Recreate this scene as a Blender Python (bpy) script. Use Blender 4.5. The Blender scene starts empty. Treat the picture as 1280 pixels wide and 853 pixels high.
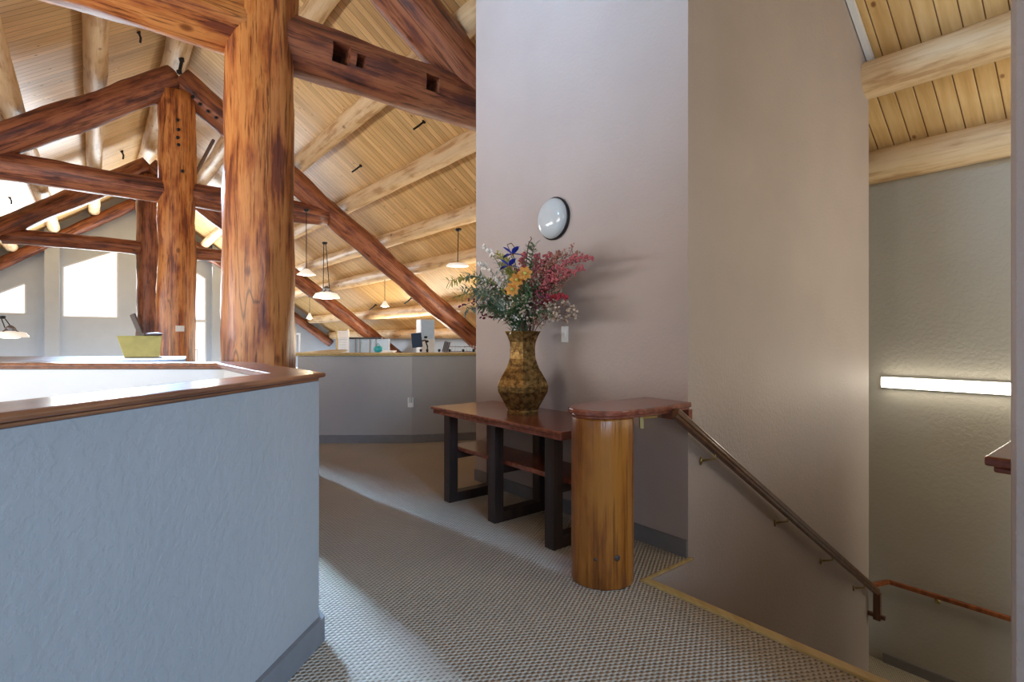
import bpy, bmesh, math, random
from mathutils import Vector, Matrix, noise, geometry

# ------------------------------------------------------------------ camera, world, lights, exposure
S = bpy.context.scene
COL = S.collection
F = 660.0
cam = bpy.data.cameras.new('camera'); cam.sensor_width = 36.0; cam.lens = F/1280*36.0
cam.shift_y = -2.5/1280; cam.clip_start = 0.05; cam.clip_end = 200
camo = bpy.data.objects.new('camera', cam); COL.objects.link(camo)
camo.location = (0, 0, 1.3); camo.rotation_euler = (math.pi/2, 0, 0)
S.camera = camo
S.view_settings.view_transform = 'Standard'; S.view_settings.look = 'None'
S.view_settings.exposure = -0.05; S.view_settings.gamma = 1.0
try: S.view_settings.use_curve_mapping = False
except Exception: pass
S.cycles.use_denoising = True
S.cycles.max_bounces = 8; S.cycles.diffuse_bounces = 5
S.cycles.sample_clamp_indirect = 6.0

world = bpy.data.worlds.new('World'); S.world = world; world.use_nodes = True
bg = world.node_tree.nodes['Background']
bg.inputs[0].default_value = (0.86, 0.93, 1.0, 1); bg.inputs[1].default_value = 2.0

# building axes: e1 runs along the ridge (away to the left), e2 across it (away to the right)
E1 = Vector((-.6224, .7827, 0)); E2 = Vector((.7827, .6224, 0))
K = Vector((1.048, 3.143, 0))          # floor corner of the tall wall block
R0 = Vector((-2.48, 5.2, 0))           # foot of the nearest ridge post
def TS(t, s, z=0.): return K + E2*t + E1*s + Vector((0, 0, z))
def UR(u, r, z=0.): return R0 + E2*u + E1*r + Vector((0, 0, z))
PITCH = .72
def deck_z(u): return 7.15 - PITCH*abs(u)
def purlin_z(u): return 6.95 - PITCH*abs(u)
def rafter_z(u): return 6.36 - PITCH*abs(u)
def at(x, y, Y): return Vector(((x-640)/F*Y, Y, 1.3+(424-y)/F*Y))
def on_deck(x, y, side=1, z0=7.15):
    r = Vector(((x-640)/F, 1, (424-y)/F)); rr = Vector((r.x, r.y, 0))
    a = rr.dot(E2)*side; b = R0.dot(E2)*side
    s = (z0-1.3+PITCH*b)/(r.z+PITCH*a)
    return Vector((s*r.x, s*r.y, 1.3+s*r.z))

def area_light(name, loc, target, sx, sy, power, color):
    l = bpy.data.lights.new(name, 'AREA'); l.shape = 'RECTANGLE'; l.size = sx; l.size_y = sy
    l.energy = power; l.color = color
    o = bpy.data.objects.new(name, l); COL.objects.link(o); o.location = loc
    o.rotation_euler = (Vector(target)-Vector(loc)).to_track_quat('-Z', 'Y').to_euler()
    return o
def point_light(name, loc, power, color, r=.05):
    l = bpy.data.lights.new(name, 'POINT'); l.energy = power; l.color = color; l.shadow_soft_size = r
    o = bpy.data.objects.new(name, l); COL.objects.link(o); o.location = loc
    return o
# daylight from the far gable windows, assumed rear and roof windows, plus added fill lights
def spread(o, deg): o.data.spread = math.radians(deg); return o
area_light('assumed_rear_window_light', UR(-2.5, -10.3, 2.6), UR(-.2, -2, 1.2), 5, 2.6, 215, (.62, .80, 1.0))  # window behind the camera is assumed, the rear wall there is closed
spread(area_light('near_wall_fill', (2.6, -2.4, 2.5), (-.9, 2.0, .35), .9, 1.1, 20, (.32, .60, 1.0)), 50)  # added blue fill aimed at the near low wall, no window there
spread(area_light('upper_wall_fill', UR(-3.9, -3.0, 4.0), TS(0, 1.2, 4.6), .8, .8, 46, (.32, .62, 1.0)), 58)  # added blue light on the upper tall wall, its skylight is only assumed
spread(area_light('floor_streak_fill', UR(-.4, 9.0, 4.9), TS(-1.45, .9, 0), .7, .7, 185, (.40, .66, 1.0)), 17)  # added narrow beam for the carpet streak, assumed skylight, roof is closed
area_light('left_roof_fill', UR(-6.6, 3.5, 2.0), UR(2.0, 4.0, 4.5), 7, 1.3, 650, (.95, .96, 1.0))  # added fill under the left eave, brightens the roof planks
area_light('gable_window_light', UR(0.2, 19.2, 3.0), UR(0.5, 6, 4.2), 5, 2.6, 800, (.90, .96, 1.0))
area_light('office_roof_fill', UR(6.6, 9.8, 1.2), UR(2.0, 9.8, 5.0), 4.5, .9, 150, (1.0, .88, .70))  # added fill pointing up, stands in for light bounced onto the ceiling
area_light('near_office_roof_fill', UR(6.2, 3.6, 1.2), UR(1.5, 3.6, 5.4), 3.2, .9, 115, (1.0, .88, .70))  # second added up-fill for the nearer roof bay
spread(area_light('loft_bounce_fill', UR(-5.5, -3.0, 1.8), UR(.6, 2.2, 6.2), 4, 1.2, 170, (1.0, .95, .88)), 120)  # added fill for bounce on the loft ceiling, not an opening
area_light('landing_fill', TS(3.2, -3.6, .8), TS(2.6, -.2, .3), 1.2, 2.0, 34, (1.0, .93, .72))  # invented source off view, lifts the stair wall by the landing
area_light('stair_wall_fill', TS(1.6, -3.6, 2.4), TS(1.4, 0, 1.6), 1.2, 1.2, 30, (1.0, .95, .82))  # invented source over the stairs, lightens the stair wall
area_light('stair_ceiling_fill', TS(2.4, -3.0, 1.2), TS(3.0, -.9, 3.6), .8, .8, 15, (1.0, .76, .40))  # added warm fill for tube light reflected on the stair ceiling, no fixture

# ------------------------------------------------------------------ materials
MATS = {}
def new_mat(name):
    m = bpy.data.materials.new(name); m.use_nodes = True
    nt = m.node_tree; b = nt.nodes['Principled BSDF']; MATS[name] = m
    return m, nt, b
def N(nt, t, **kw):
    n = nt.nodes.new(t)
    for k, v in kw.items():
        if k.startswith('_'): setattr(n, k[1:], v)
        else:
            n.inputs[k.replace('__', ' ')].default_value = v
    return n
def ramp(nt, src, stops):
    r = nt.nodes.new('ShaderNodeValToRGB'); nt.links.new(src, r.inputs[0])
    e = r.color_ramp.elements
    while len(e) < len(stops): e.new(.5)
    for i, (p, c) in enumerate(stops):
        e[i].position = p; e[i].color = (*c, 1) if len(c) == 3 else c
    return r.outputs[0]
def mix(nt, fac, a, b, mode='MIX'):
    n = nt.nodes.new('ShaderNodeMix'); n.data_type = 'RGBA'; n.blend_type = mode
    if isinstance(fac, (int, float)): n.inputs[0].default_value = fac
    else: nt.links.new(fac, n.inputs[0])
    for i, q in ((6, a), (7, b)):
        if isinstance(q, tuple): n.inputs[i].default_value = (*q, 1) if len(q) == 3 else q
        else: nt.links.new(q, n.inputs[i])
    return n.outputs[2]
def math_n(nt, op, a, b=None):
    n = nt.nodes.new('ShaderNodeMath'); n.operation = op
    for i, q in ((0, a), (1, b)):
        if q is None: continue
        if isinstance(q, (int, float)): n.inputs[i].default_value = q
        else: nt.links.new(q, n.inputs[i])
    return n.outputs[0]
def coords(nt, scale=(1, 1, 1), rot=(0, 0, 0), rnd=True):
    tc = nt.nodes.new('ShaderNodeTexCoord'); mp = nt.nodes.new('ShaderNodeMapping')
    mp.inputs['Scale'].default_value = scale; mp.inputs['Rotation'].default_value = rot
    if rnd:
        oi = nt.nodes.new('ShaderNodeObjectInfo'); m = math_n(nt, 'MULTIPLY', oi.outputs['Random'], 37.0)
        va = nt.nodes.new('ShaderNodeVectorMath'); va.operation = 'ADD'
        nt.links.new(tc.outputs['Object'], va.inputs[0]); nt.links.new(m, va.inputs[1])
        nt.links.new(va.outputs[0], mp.inputs[0])
    else: nt.links.new(tc.outputs['Object'], mp.inputs[0])
    return mp.outputs[0]
def noise_n(nt, vec, scale, detail=4, rough=.55):
    n = N(nt, 'ShaderNodeTexNoise', Scale=scale, Detail=detail, Roughness=rough); nt.links.new(vec, n.inputs['Vector'])
    return n.outputs[0]
def bump(nt, b, h, strength, dist=.01):
    n = N(nt, 'ShaderNodeBump', Strength=strength, Distance=dist); nt.links.new(h, n.inputs['Height'])
    nt.links.new(n.outputs[0], b.inputs['Normal'])

def plain(name, col, rough=.5, metal=0, emit=None, es=0, var=.0, spec=None):
    m, nt, b = new_mat(name)
    b.inputs['Base Color'].default_value = (*col, 1); b.inputs['Roughness'].default_value = rough
    b.inputs['Metallic'].default_value = metal
    if var:
        nv = noise_n(nt, coords(nt), 14, 3)
        c = ramp(nt, nv, [(.3, tuple(x*(1-var) for x in col)), (.7, tuple(min(1, x*(1+var)) for x in col))])
        nt.links.new(c, b.inputs['Base Color'])
    if emit: b.inputs['Emission Color'].default_value = (*emit, 1); b.inputs['Emission Strength'].default_value = es
    return m
def log_mat(name, light, mid, dark, rough=.45, streak=.5, cracks=True):
    """peeled log: fibres run along local Z"""
    m, nt, b = new_mat(name)
    v = coords(nt, (9, 9, .6)); v2 = coords(nt, (30, 30, 1.1)); v3 = coords(nt, (2.2, 2.2, .9))
    n1 = noise_n(nt, v, 1.3, 6, .65); n2 = noise_n(nt, v2, 1.5, 5, .6); n3 = noise_n(nt, v3, 2.0, 4)
    s = math_n(nt, 'ADD', math_n(nt, 'MULTIPLY', n1, .55), math_n(nt, 'MULTIPLY', n3, .45))
    c = ramp(nt, s, [(.41, dark), (.47, mid), (.54, light)])
    c = mix(nt, streak, c, ramp(nt, n2, [(.36, tuple(min(1,x*.8) for x in dark)), (.46, (1, 1, 1)), (1, (1, 1, 1))]), 'MULTIPLY')
    vk = coords(nt, (3.2, 3.2, 1.9)); vo = N(nt, 'ShaderNodeTexVoronoi', Scale=1.0); nt.links.new(vk, vo.inputs['Vector'])
    kn = ramp(nt, vo.outputs['Distance'], [(.0, (.16, .10, .07)), (.07, (.35, .22, .15)), (.13, (1, 1, 1))])
    c = mix(nt, .8, c, kn, 'MULTIPLY')
    if cracks:
        vc = coords(nt, (4.0, 4.0, .12)); nc = noise_n(nt, vc, 1.1, 2, .4)
        ck = ramp(nt, nc, [(.492, (1, 1, 1)), (.5, (.10, .06, .05)), (.508, (1, 1, 1))])
        c = mix(nt, .75, c, ck, 'MULTIPLY')
    nt.links.new(c, b.inputs['Base Color'])
    b.inputs['Roughness'].default_value = rough
    hh = math_n(nt, 'ADD', n1, math_n(nt, 'MULTIPLY', n2, .5)); bump(nt, b, hh, .5, .012)
    return m
log_mat('post_log', (.55, .225, .065), (.40, .125, .032), (.17, .042, .018), .38, .75)
log_mat('beam_log', (.34, .125, .060), (.21, .066, .036), (.10, .036, .030), .42, .7)
log_mat('purlin_log', (.74, .55, .33), (.66, .46, .25), (.48, .29, .14), .5, .2, False)
log_mat('stub_log', (.36, .130, .020), (.27, .085, .012), (.15, .042, .008), .3, .5, False)

def wood_mat(name, light, dark, rough=.3, axis=0, sc=1.0, coat=.0):
    m, nt, b = new_mat(name)
    s = [18*sc]*3; s[axis] = 1.2*sc
    n1 = noise_n(nt, coords(nt, tuple(s)), 1.2, 6, .6)
    c = ramp(nt, n1, [(.35, dark), (.65, light)])
    nt.links.new(c, b.inputs['Base Color']); b.inputs['Roughness'].default_value = rough
    b.inputs['Coat Weight'].default_value = coat; b.inputs['Coat Roughness'].default_value = .15
    bump(nt, b, n1, .15, .004)
    return m
wood_mat('cap_wood', (.34, .13, .055), (.17, .06, .028), .28, 1, 1, .4)
wood_mat('table_wood', (.30, .085, .045), (.15, .038, .022), .25, 1, 1, .5)
wood_mat('rail_wood', (.17, .075, .035), (.07, .03, .018), .3, 2, 1, .3)
wood_mat('rail_wood_red', (.34, .10, .03), (.18, .05, .018), .3, 2, 1, .3)
wood_mat('nosing_wood', (.62, .47, .20), (.48, .33, .12), .4, 1, 1)
wood_mat('dark_wood', (.040, .019, .014), (.015, .008, .006), .45, 2, 1)

def wall_mat(name, col, strength=.35, sc=1.0):
    m, nt, b = new_mat(name)
    v = coords(nt, (1, 1, 1), rnd=False)
    n1 = noise_n(nt, v, 26*sc, 4, .6); n2 = noise_n(nt, v, 7*sc, 3); n3 = noise_n(nt, v, 1.3, 3)
    c = ramp(nt, n3, [(.3, tuple(x*.94 for x in col)), (.7, tuple(min(1, x*1.04) for x in col))])
    nt.links.new(c, b.inputs['Base Color']); b.inputs['Roughness'].default_value = .55
    h = ramp(nt, n1, [(.42, (0, 0, 0)), (.56, (1, 1, 1))])
    h2 = math_n(nt, 'ADD', h, math_n(nt, 'MULTIPLY', n2, .7)); bump(nt, b, h2, strength, .006)
    return m
wall_mat('wall_plaster', (.37, .36, .35), .2)
wall_mat('wall_fine', (.43, .36, .33), .16, 1.6)
wall_mat('wall_stair', (.43, .40, .34), .25)
wall_mat('wall_lit_pale', (.74, .76, .78), .1)  # overlook inner face: brightness of light from below put into the colour
wall_mat('wall_gable', (.50, .58, .68), .1)
plain('baseboard_grey', (.185, .18, .185), .5, var=.08)

def deck_mat():
    m, nt, b = new_mat('deck_planks')
    tc = nt.nodes.new('ShaderNodeTexCoord'); sp = nt.nodes.new('ShaderNodeSeparateXYZ')
    nt.links.new(tc.outputs['Object'], sp.inputs[0])
    q = math_n(nt, 'DIVIDE', sp.outputs[0], .145)
    idx = math_n(nt, 'FLOOR', q); fr = math_n(nt, 'FRACT', q)
    wn = nt.nodes.new('ShaderNodeTexWhiteNoise'); wn.noise_dimensions = '1D'; nt.links.new(idx, wn.inputs['W'])
    cv = nt.nodes.new('ShaderNodeCombineXYZ')
    nt.links.new(math_n(nt, 'MULTIPLY', sp.outputs[0], 12), cv.inputs[0])
    nt.links.new(math_n(nt, 'ADD', math_n(nt, 'MULTIPLY', sp.outputs[1], .9), math_n(nt, 'MULTIPLY', wn.outputs[0], 40)), cv.inputs[1])
    n1 = noise_n(nt, cv.outputs[0], 1.5, 5, .6)
    c = ramp(nt, n1, [(.3, (.64, .40, .155)), (.5, (.76, .51, .225)), (.72, (.84, .62, .31))])
    tint = ramp(nt, wn.outputs[0], [(0, (.80, .76, .70)), (1, (1.05, 1.03, 1.0))])
    c = mix(nt, 1, c, tint, 'MULTIPLY')
    cv2 = nt.nodes.new('ShaderNodeCombineXYZ')
    nt.links.new(math_n(nt, 'MULTIPLY', sp.outputs[0], 4.5), cv2.inputs[0])
    nt.links.new(math_n(nt, 'ADD', math_n(nt, 'MULTIPLY', sp.outputs[1], 3.0), math_n(nt, 'MULTIPLY', wn.outputs[0], 20)), cv2.inputs[1])
    vo = N(nt, 'ShaderNodeTexVoronoi', Scale=1.0); nt.links.new(cv2.outputs[0], vo.inputs['Vector'])
    c = mix(nt, .85, c, ramp(nt, vo.outputs['Distance'], [(0, (.22, .12, .06)), (.06, (.4, .25, .15)), (.10, (1, 1, 1))]), 'MULTIPLY')
    e = math_n(nt, 'ABSOLUTE', math_n(nt, 'SUBTRACT', fr, .5))
    seam = ramp(nt, e, [(.465, (1, 1, 1)), (.482, (.25, .15, .08)), (.5, (.12, .07, .04))])
    c = mix(nt, 1, c, seam, 'MULTIPLY')
    nt.links.new(c, b.inputs['Base Color']); b.inputs['Roughness'].default_value = .38
    bump(nt, b, ramp(nt, e, [(.45, (1, 1, 1)), (.49, (0, 0, 0))]), .6, .01)
deck_mat()

def carpet_mat():
    m, nt, b = new_mat('carpet_loop')
    v = coords(nt, (1, 1, 1), (0, 0, math.radians(-38.5)), rnd=False)
    sp = nt.nodes.new('ShaderNodeSeparateXYZ'); nt.links.new(v, sp.inputs[0])
    k = 2*math.pi/.019
    a = math_n(nt, 'SINE', math_n(nt, 'MULTIPLY', sp.outputs[0], k*.45))
    c_ = math_n(nt, 'SINE', math_n(nt, 'MULTIPLY', sp.outputs[1], k*.8))
    d = math_n(nt, 'MULTIPLY', a, c_)
    n1 = noise_n(nt, v, 90, 3); n2 = noise_n(nt, v, 1.2, 3)
    d2 = math_n(nt, 'ADD', d, math_n(nt, 'MULTIPLY', math_n(nt, 'SUBTRACT', n1, .5), 1.1))
    col = ramp(nt, d2, [(-.0, (.50, .44, .355)), (.45, (.37, .315, .245)), (.85, (.20, .165, .125))])
    col = mix(nt, .5, col, ramp(nt, n2, [(.3, (.86, .84, .82)), (.7, (1.1, 1.08, 1.02))]), 'MULTIPLY')
    nt.links.new(col, b.inputs['Base Color']); b.inputs['Roughness'].default_value = .95
    bump(nt, b, math_n(nt, 'MULTIPLY', d2, -1), .7, .008)
carpet_mat()

def vase_mat():
    m, nt, b = new_mat('hammered_brass')
    v = coords(nt, (1, 1, 1), rnd=False)
    n1 = noise_n(nt, v, 30, 4, .7); vo = N(nt, 'ShaderNodeTexVoronoi', Scale=90.0); nt.links.new(v, vo.inputs['Vector'])
    c = ramp(nt, n1, [(.38, (.09, .050, .016)), (.5, (.24, .135, .04)), (.66, (.40, .25, .085))])
    nt.links.new(c, b.inputs['Base Color']); b.inputs['Metallic'].default_value = .75; b.inputs['Roughness'].default_value = .42
    bump(nt, b, math_n(nt, 'ADD', vo.outputs['Distance'], n1), .35, .004)
vase_mat()

def glass_mat():
    m, nt, b = new_mat('window_glass')
    out = nt.nodes['Material Output']; tr = nt.nodes.new('ShaderNodeBsdfTransparent'); gl = nt.nodes.new('ShaderNodeBsdfGlossy')
    gl.inputs['Roughness'].default_value = .02
    fr = N(nt, 'ShaderNodeFresnel', IOR=1.45); mx = nt.nodes.new('ShaderNodeMixShader')
    nt.links.new(fr.outputs[0], mx.inputs[0]); nt.links.new(tr.outputs[0], mx.inputs[1]); nt.links.new(gl.outputs[0], mx.inputs[2])
    nt.links.new(mx.outputs[0], out.inputs[0])
glass_mat()
plain('white_paint', (.72, .74, .76), .45, var=.03)
plain('white_trim', (.82, .86, .90), .4, var=.02)
plain('white_plastic', (.80, .80, .78), .35, var=.02)
plain('opal_glass', (.52, .56, .58), .12, var=.02)
plain('black_metal', (.015, .015, .018), .4, .3, var=.1)
plain('grey_metal', (.28, .28, .30), .35, .8, var=.1)
plain('brass', (.42, .32, .14), .35, .9, var=.1)
plain('chrome', (.65, .65, .62), .2, .95, var=.05)
plain('lamp_white_glow', (.9, .85, .7), .5, 0, (1, .86, .62), 5.0)
plain('lamp_white_shade', (.85, .84, .80), .45, 0, (1, .93, .80), .55)
plain('tube_glow', (.95, .95, .9), .4, 0, (1, .93, .76), 13.0)
plain('screen_blue', (.010, .035, .085), .6, var=.1)
plain('pale_blue', (.50, .66, .85), .4, var=.05)
plain('office_grey', (.36, .36, .38), .6, var=.08)
plain('ledge_grey', (.36, .36, .42), .6, var=.04)
plain('teal', (.02, .34, .42), .4, var=.1)
plain('yellow_card', (.50, .42, .10), .45, var=.12)
plain('brown_dark', (.06, .04, .035), .5, var=.1)
plain('stem_green', (.07, .13, .06), .6, var=.3)
plain('stem_brown', (.13, .06, .04), .7, var=.3)
plain('leaf_green', (.10, .19, .09), .55, var=.4)
plain('leaf_sage', (.22, .32, .27), .6, var=.35)
plain('leaf_yellow', (.46, .46, .11), .6, var=.3)
plain('petal_white', (.78, .76, .72), .6, var=.08)
plain('petal_cream', (.50, .40, .31), .7, var=.2)
plain('petal_pink', (.50, .13, .15), .6, var=.3)
plain('petal_red', (.40, .035, .055), .6, var=.3)
plain('petal_wine', (.17, .02, .06), .6, var=.3)
plain('petal_blue', (.03, .05, .42), .5, var=.3)
plain('petal_orange', (.62, .27, .04), .55, var=.25)
plain('petal_rust', (.42, .19, .14), .7, var=.3)

# ------------------------------------------------------------------ mesh helpers
def link(name, bm, mat, parent=None, smooth=False, loc=None, bev=0):
    me = bpy.data.meshes.new(name); bm.normal_update()
    bmesh.ops.recalc_face_normals(bm, faces=bm.faces); bm.to_mesh(me); bm.free()
    if smooth:
        for p in me.polygons: p.use_smooth = True
    o = bpy.data.objects.new(name, me); COL.objects.link(o)
    me.materials.append(MATS[mat])
    if parent is not None: o.parent = parent
    if loc is not None: o.location = loc
    if bev:
        md = o.modifiers.new('bevel', 'BEVEL'); md.width = bev; md.segments = 2; md.limit_method = 'ANGLE'
    return o
def tag(o, label=None, cat=None, group=None, kind=None):
    if label: o['label'] = label
    if cat: o['category'] = cat
    if group: o['group'] = group
    if kind: o['kind'] = kind
    return o
def thing(name, loc, label, cat, group=None, rz=0):
    o = bpy.data.objects.new(name, None); COL.objects.link(o); o.location = loc; o.rotation_euler = (0, 0, rz)
    o.empty_display_size = .1
    return tag(o, label, cat, group)
def prism(bm, pts, z0, z1):
    """vertical prism over a plan outline; z0/z1 numbers or per-vertex lists"""
    n = len(pts); g = lambda z, i: z[i] if isinstance(z, (list, tuple)) else z
    a = [bm.verts.new((p[0], p[1], g(z0, i))) for i, p in enumerate(pts)]
    b = [bm.verts.new((p[0], p[1], g(z1, i))) for i, p in enumerate(pts)]
    bm.faces.new(a[::-1]); bm.faces.new(b)
    for i in range(n): bm.faces.new((a[i], a[(i+1) % n], b[(i+1) % n], b[i]))
def box(bm, x0, x1, y0, y1, z0, z1, M=None):
    v = []
    for z in (z0, z1):
        for x, y in ((x0, y0), (x1, y0), (x1, y1), (x0, y1)):
            p = Vector((x, y, z)); v.append(bm.verts.new(M @ p if M else p))
    for f in ((3, 2, 1, 0), (4, 5, 6, 7), (0, 1, 5, 4), (1, 2, 6, 5), (2, 3, 7, 6), (3, 0, 4, 7)):
        bm.faces.new([v[i] for i in f])
def tsbox(bm, t0, t1, s0, s1, z0, z1):
    prism(bm, [TS(t0, s0), TS(t1, s0), TS(t1, s1), TS(t0, s1)], z0, z1)
def urbox(bm, u0, u1, r0, r1, z0, z1):
    prism(bm, [UR(u0, r0), UR(u1, r0), UR(u1, r1), UR(u0, r1)], z0, z1)
def tube(bm, pts, rad, n=8, cap=True):
    pts = [Vector(p) for p in pts]; rings = []
    d0 = (pts[1]-pts[0]).normalized(); up = Vector((0, 0, 1)) if abs(d0.z) < .9 else Vector((1, 0, 0))
    x = d0.cross(up).normalized()
    for i, p in enumerate(pts):
        if i == 0: d = pts[1]-pts[0]
        elif i == len(pts)-1: d = pts[-1]-pts[-2]
        else: d = (pts[i+1]-pts[i]).normalized()+(pts[i]-pts[i-1]).normalized()
        d.normalize(); x = (x-d*x.dot(d)).normalized(); y = d.cross(x)
        r = rad[i] if isinstance(rad, (list, tuple)) else rad
        rings.append([bm.verts.new(p+(x*math.cos(2*math.pi*k/n)+y*math.sin(2*math.pi*k/n))*r) for k in range(n)])
    for a, b in zip(rings, rings[1:]):
        for k in range(n): bm.faces.new((a[k], a[(k+1) % n], b[(k+1) % n], b[k]))
    if cap: bm.faces.new(rings[0][::-1]); bm.faces.new(rings[-1])
def bar(bm, a, b, w, h, up=Vector((0, 0, 1))):
    """rectangular bar from a to b, w across, h along up"""
    a = Vector(a); b = Vector(b); d = (b-a).normalized(); x = d.cross(up).normalized(); y = x.cross(d)
    v = [bm.verts.new(p+x*sx*w/2+y*sy*h/2) for p in (a, b) for sx, sy in ((-1, -1), (1, -1), (1, 1), (-1, 1))]
    for f in ((3, 2, 1, 0), (4, 5, 6, 7), (0, 1, 5, 4), (1, 2, 6, 5), (2, 3, 7, 6), (3, 0, 4, 7)): bm.faces.new([v[i] for i in f])
def lathe(bm, prof, n=24, M=None, ang0=0):
    rings = []
    for r, z in prof:
        ring = []
        for k in range(n):
            a = ang0+2*math.pi*k/n; p = Vector((r*math.cos(a), r*math.sin(a), z)); ring.append(bm.verts.new(M @ p if M else p))
        rings.append(ring)
    for a, b in zip(rings, rings[1:]):
        for k in range(n): bm.faces.new((a[k], a[(k+1) % n], b[(k+1) % n], b[k]))
    bm.faces.new(rings[0][::-1]); bm.faces.new(rings[-1])
def blob(bm, c, r, sub=1, sq=(1, 1, 1)):
    bmesh.ops.create_icosphere(bm, subdivisions=sub, radius=r, matrix=Matrix.Translation(c) @ Matrix.Diagonal((*sq, 1)))
def offset_line(P, d):
    """offset an open polyline to its left by d (mitred)"""
    out = []
    for i, p in enumerate(P):
        p = Vector((p[0], p[1], 0)); ns = []
        if i > 0: q = (p-Vector((*P[i-1][:2], 0))).normalized(); ns.append(Vector((-q.y, q.x, 0)))
        if i < len(P)-1: q = (Vector((*P[i+1][:2], 0))-p).normalized(); ns.append(Vector((-q.y, q.x, 0)))
        if len(ns) == 1: out.append(p+ns[0]*d)
        else:
            m = (ns[0]+ns[1]).normalized(); out.append(p+m*(d/m.dot(ns[0])))
    return out
def strip(bm, P, d0, d1, z0, z1):
    a = offset_line(P, d0); b = offset_line(P, d1)
    for i in range(len(P)-1): prism(bm, [a[i], a[i+1], b[i+1], b[i]], z0, z1)
    bmesh.ops.remove_doubles(bm, verts=bm.verts, dist=1e-5)
    bm.verts.index_update(); seen = {}
    for f in list(bm.faces): seen.setdefault(tuple(sorted(v.index for v in f.verts)), []).append(f)
    dead = [f for fs in seen.values() if len(fs) > 1 for f in fs]
    if dead: bmesh.ops.delete(bm, geom=dead, context='FACES_ONLY')

# ------------------------------------------------------------------ structure
# floor (carpet) with the openings for the stairwell and the overlook
def floor():
    outer = [TS(-13, -9), TS(-.44, -9), TS(-.44, -.03), TS(.02, -.03), TS(.02, .03), TS(2.9, .03), TS(2.9, 1.6), TS(6.9, 1.6), TS(6.9, 21.5), TS(-11.5, 21.5), TS(-13, 10)]
    hole = [(-1.60, -1.4), (-1.05, 2.22), (-1.75, 3.15), (-6.2, 3.15), (-6.2, -1.4)]
    hole = [Vector((x, y, 0)) for x, y in hole]
    bm = bmesh.new(); allp = outer+hole
    tris = geometry.tessellate_polygon([outer, hole])
    for z in (0, -.30):
        vs = [bm.verts.new((p.x, p.y, z)) for p in allp]
        for t in tris: bm.faces.new([vs[i] for i in t])
    bm.verts.ensure_lookup_table(); n = len(allp)
    for lo, hi in ((0, len(outer)), (len(outer), n)):
        m = hi-lo
        for i in range(m):
            a, b = lo+i, lo+(i+1) % m
            bm.faces.new((bm.verts[a], bm.verts[b], bm.verts[n+b], bm.verts[n+a]))
    tag(link('floor', bm, 'carpet_loop'), kind='structure')
floor()

def roof(side):
    bm = bmesh.new(); L = 8.3*math.sqrt(1+PITCH**2); r0, r1 = -11, 20.2
    box(bm, r0, r1, 0, L, 0, .05)
    o = link('ceiling', bm, 'deck_planks')
    X = E1; Y = (E2*side+Vector((0, 0, -PITCH))).normalized(); Z = X.cross(Y)
    if Z.z < 0: X = -X; Z = X.cross(Y)
    M = Matrix((X, Y, Z)).transposed().to_4x4(); M.translation = UR(0, 0, 7.15)
    if X.dot(E1) < 0:
        for v in o.data.vertices: v.co.x = -v.co.x
        o.data.flip_normals()
    o.matrix_world = M
    tag(o, kind='structure')
roof(1); roof(-1)

# tall wall block between the loft and the stairs; its top follows the roof
bm = bmesh.new()
def blockpoly(t0, t1, s0, s1, z0):
    pts = [TS(t0, s0), TS(t1, s0), TS(t1, s1), TS(t0, s1)]
    zt = [deck_z(t+1.48)+.03 for t in (t0, t1, t1, t0)]
    prism(bm, pts, z0, zt)
blockpoly(0, 2.97, 0, 2.217, -2.25)
tag(link('wall_centre', bm, 'wall_fine'), kind='structure')
bm = bmesh.new(); tsbox(bm, -.455, 0, -.042, .12, -2.2, -.004)
tag(link('wall_stair_side', bm, 'wall_fine'), kind='structure')
# stair enclosure
CW = TS(3.95, .50)
bm = bmesh.new(); T0 = 3.95
q = [TS(T0, -5.0), TS(T0, .50), TS(T0+.15, .50), TS(T0+.15, -5.0)]
prism(bm, q, -4.6, [deck_z(T0+1.48)+.02, deck_z(T0+1.48)+.02, deck_z(T0+1.63), deck_z(T0+1.63)])
tag(link('wall_stair_back', bm, 'wall_stair'), kind='structure')
d = Vector((-.94, -.34, 0)).normalized(); nrm = Vector((.34, -.94, 0)).normalized()
bm = bmesh.new(); a = CW; b = CW+d*1.0
prism(bm, [a, b, b-nrm*.12, a-nrm*.12], -2.25, [deck_z(5.5), deck_z(4.6), deck_z(4.6), deck_z(5.5)])
tag(link('wall_stair_corner', bm, 'wall_stair'), kind='structure')
bm = bmesh.new()
prism(bm, [TS(-.62, -1.50), TS(2.9, -1.50), TS(2.9, -1.62), TS(-.62, -1.62)], -2.2, .895)
tag(link('wall_stair_low', bm, 'wall_fine'), kind='structure')
bm = bmesh.new(); tsbox(bm, 2.9, 3.95, -1.3, .5, -2.4, -2.2)
pts = []
tag(link('floor_landing', bm, 'carpet_loop'), kind='structure')
bm = bmesh.new(); tsbox(bm, 3.925, 3.95, -1.3, .17, -2.2, -2.10)
tag(link('baseboard_landing', bm, 'baseboard_grey'), kind='structure')
bm = bmesh.new(); tsbox(bm, -.6, 5, -5, .9, -4.7, -4.6)
tag(link('floor_lower', bm, 'carpet_loop'), kind='structure')
bm = bmesh.new(); tsbox(bm, -.6, 5, -5.1, -5, -4.6, 3.2)
tag(link('wall_stair_right', bm, 'wall_stair'), kind='structure')
# pier on the right
bm = bmesh.new(); tsbox(bm, -.95, -.63, -2.6, -1.545, 0, 5.2)
tag(link('wall_right', bm, 'wall_fine', bev=.012), kind='structure')

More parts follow.
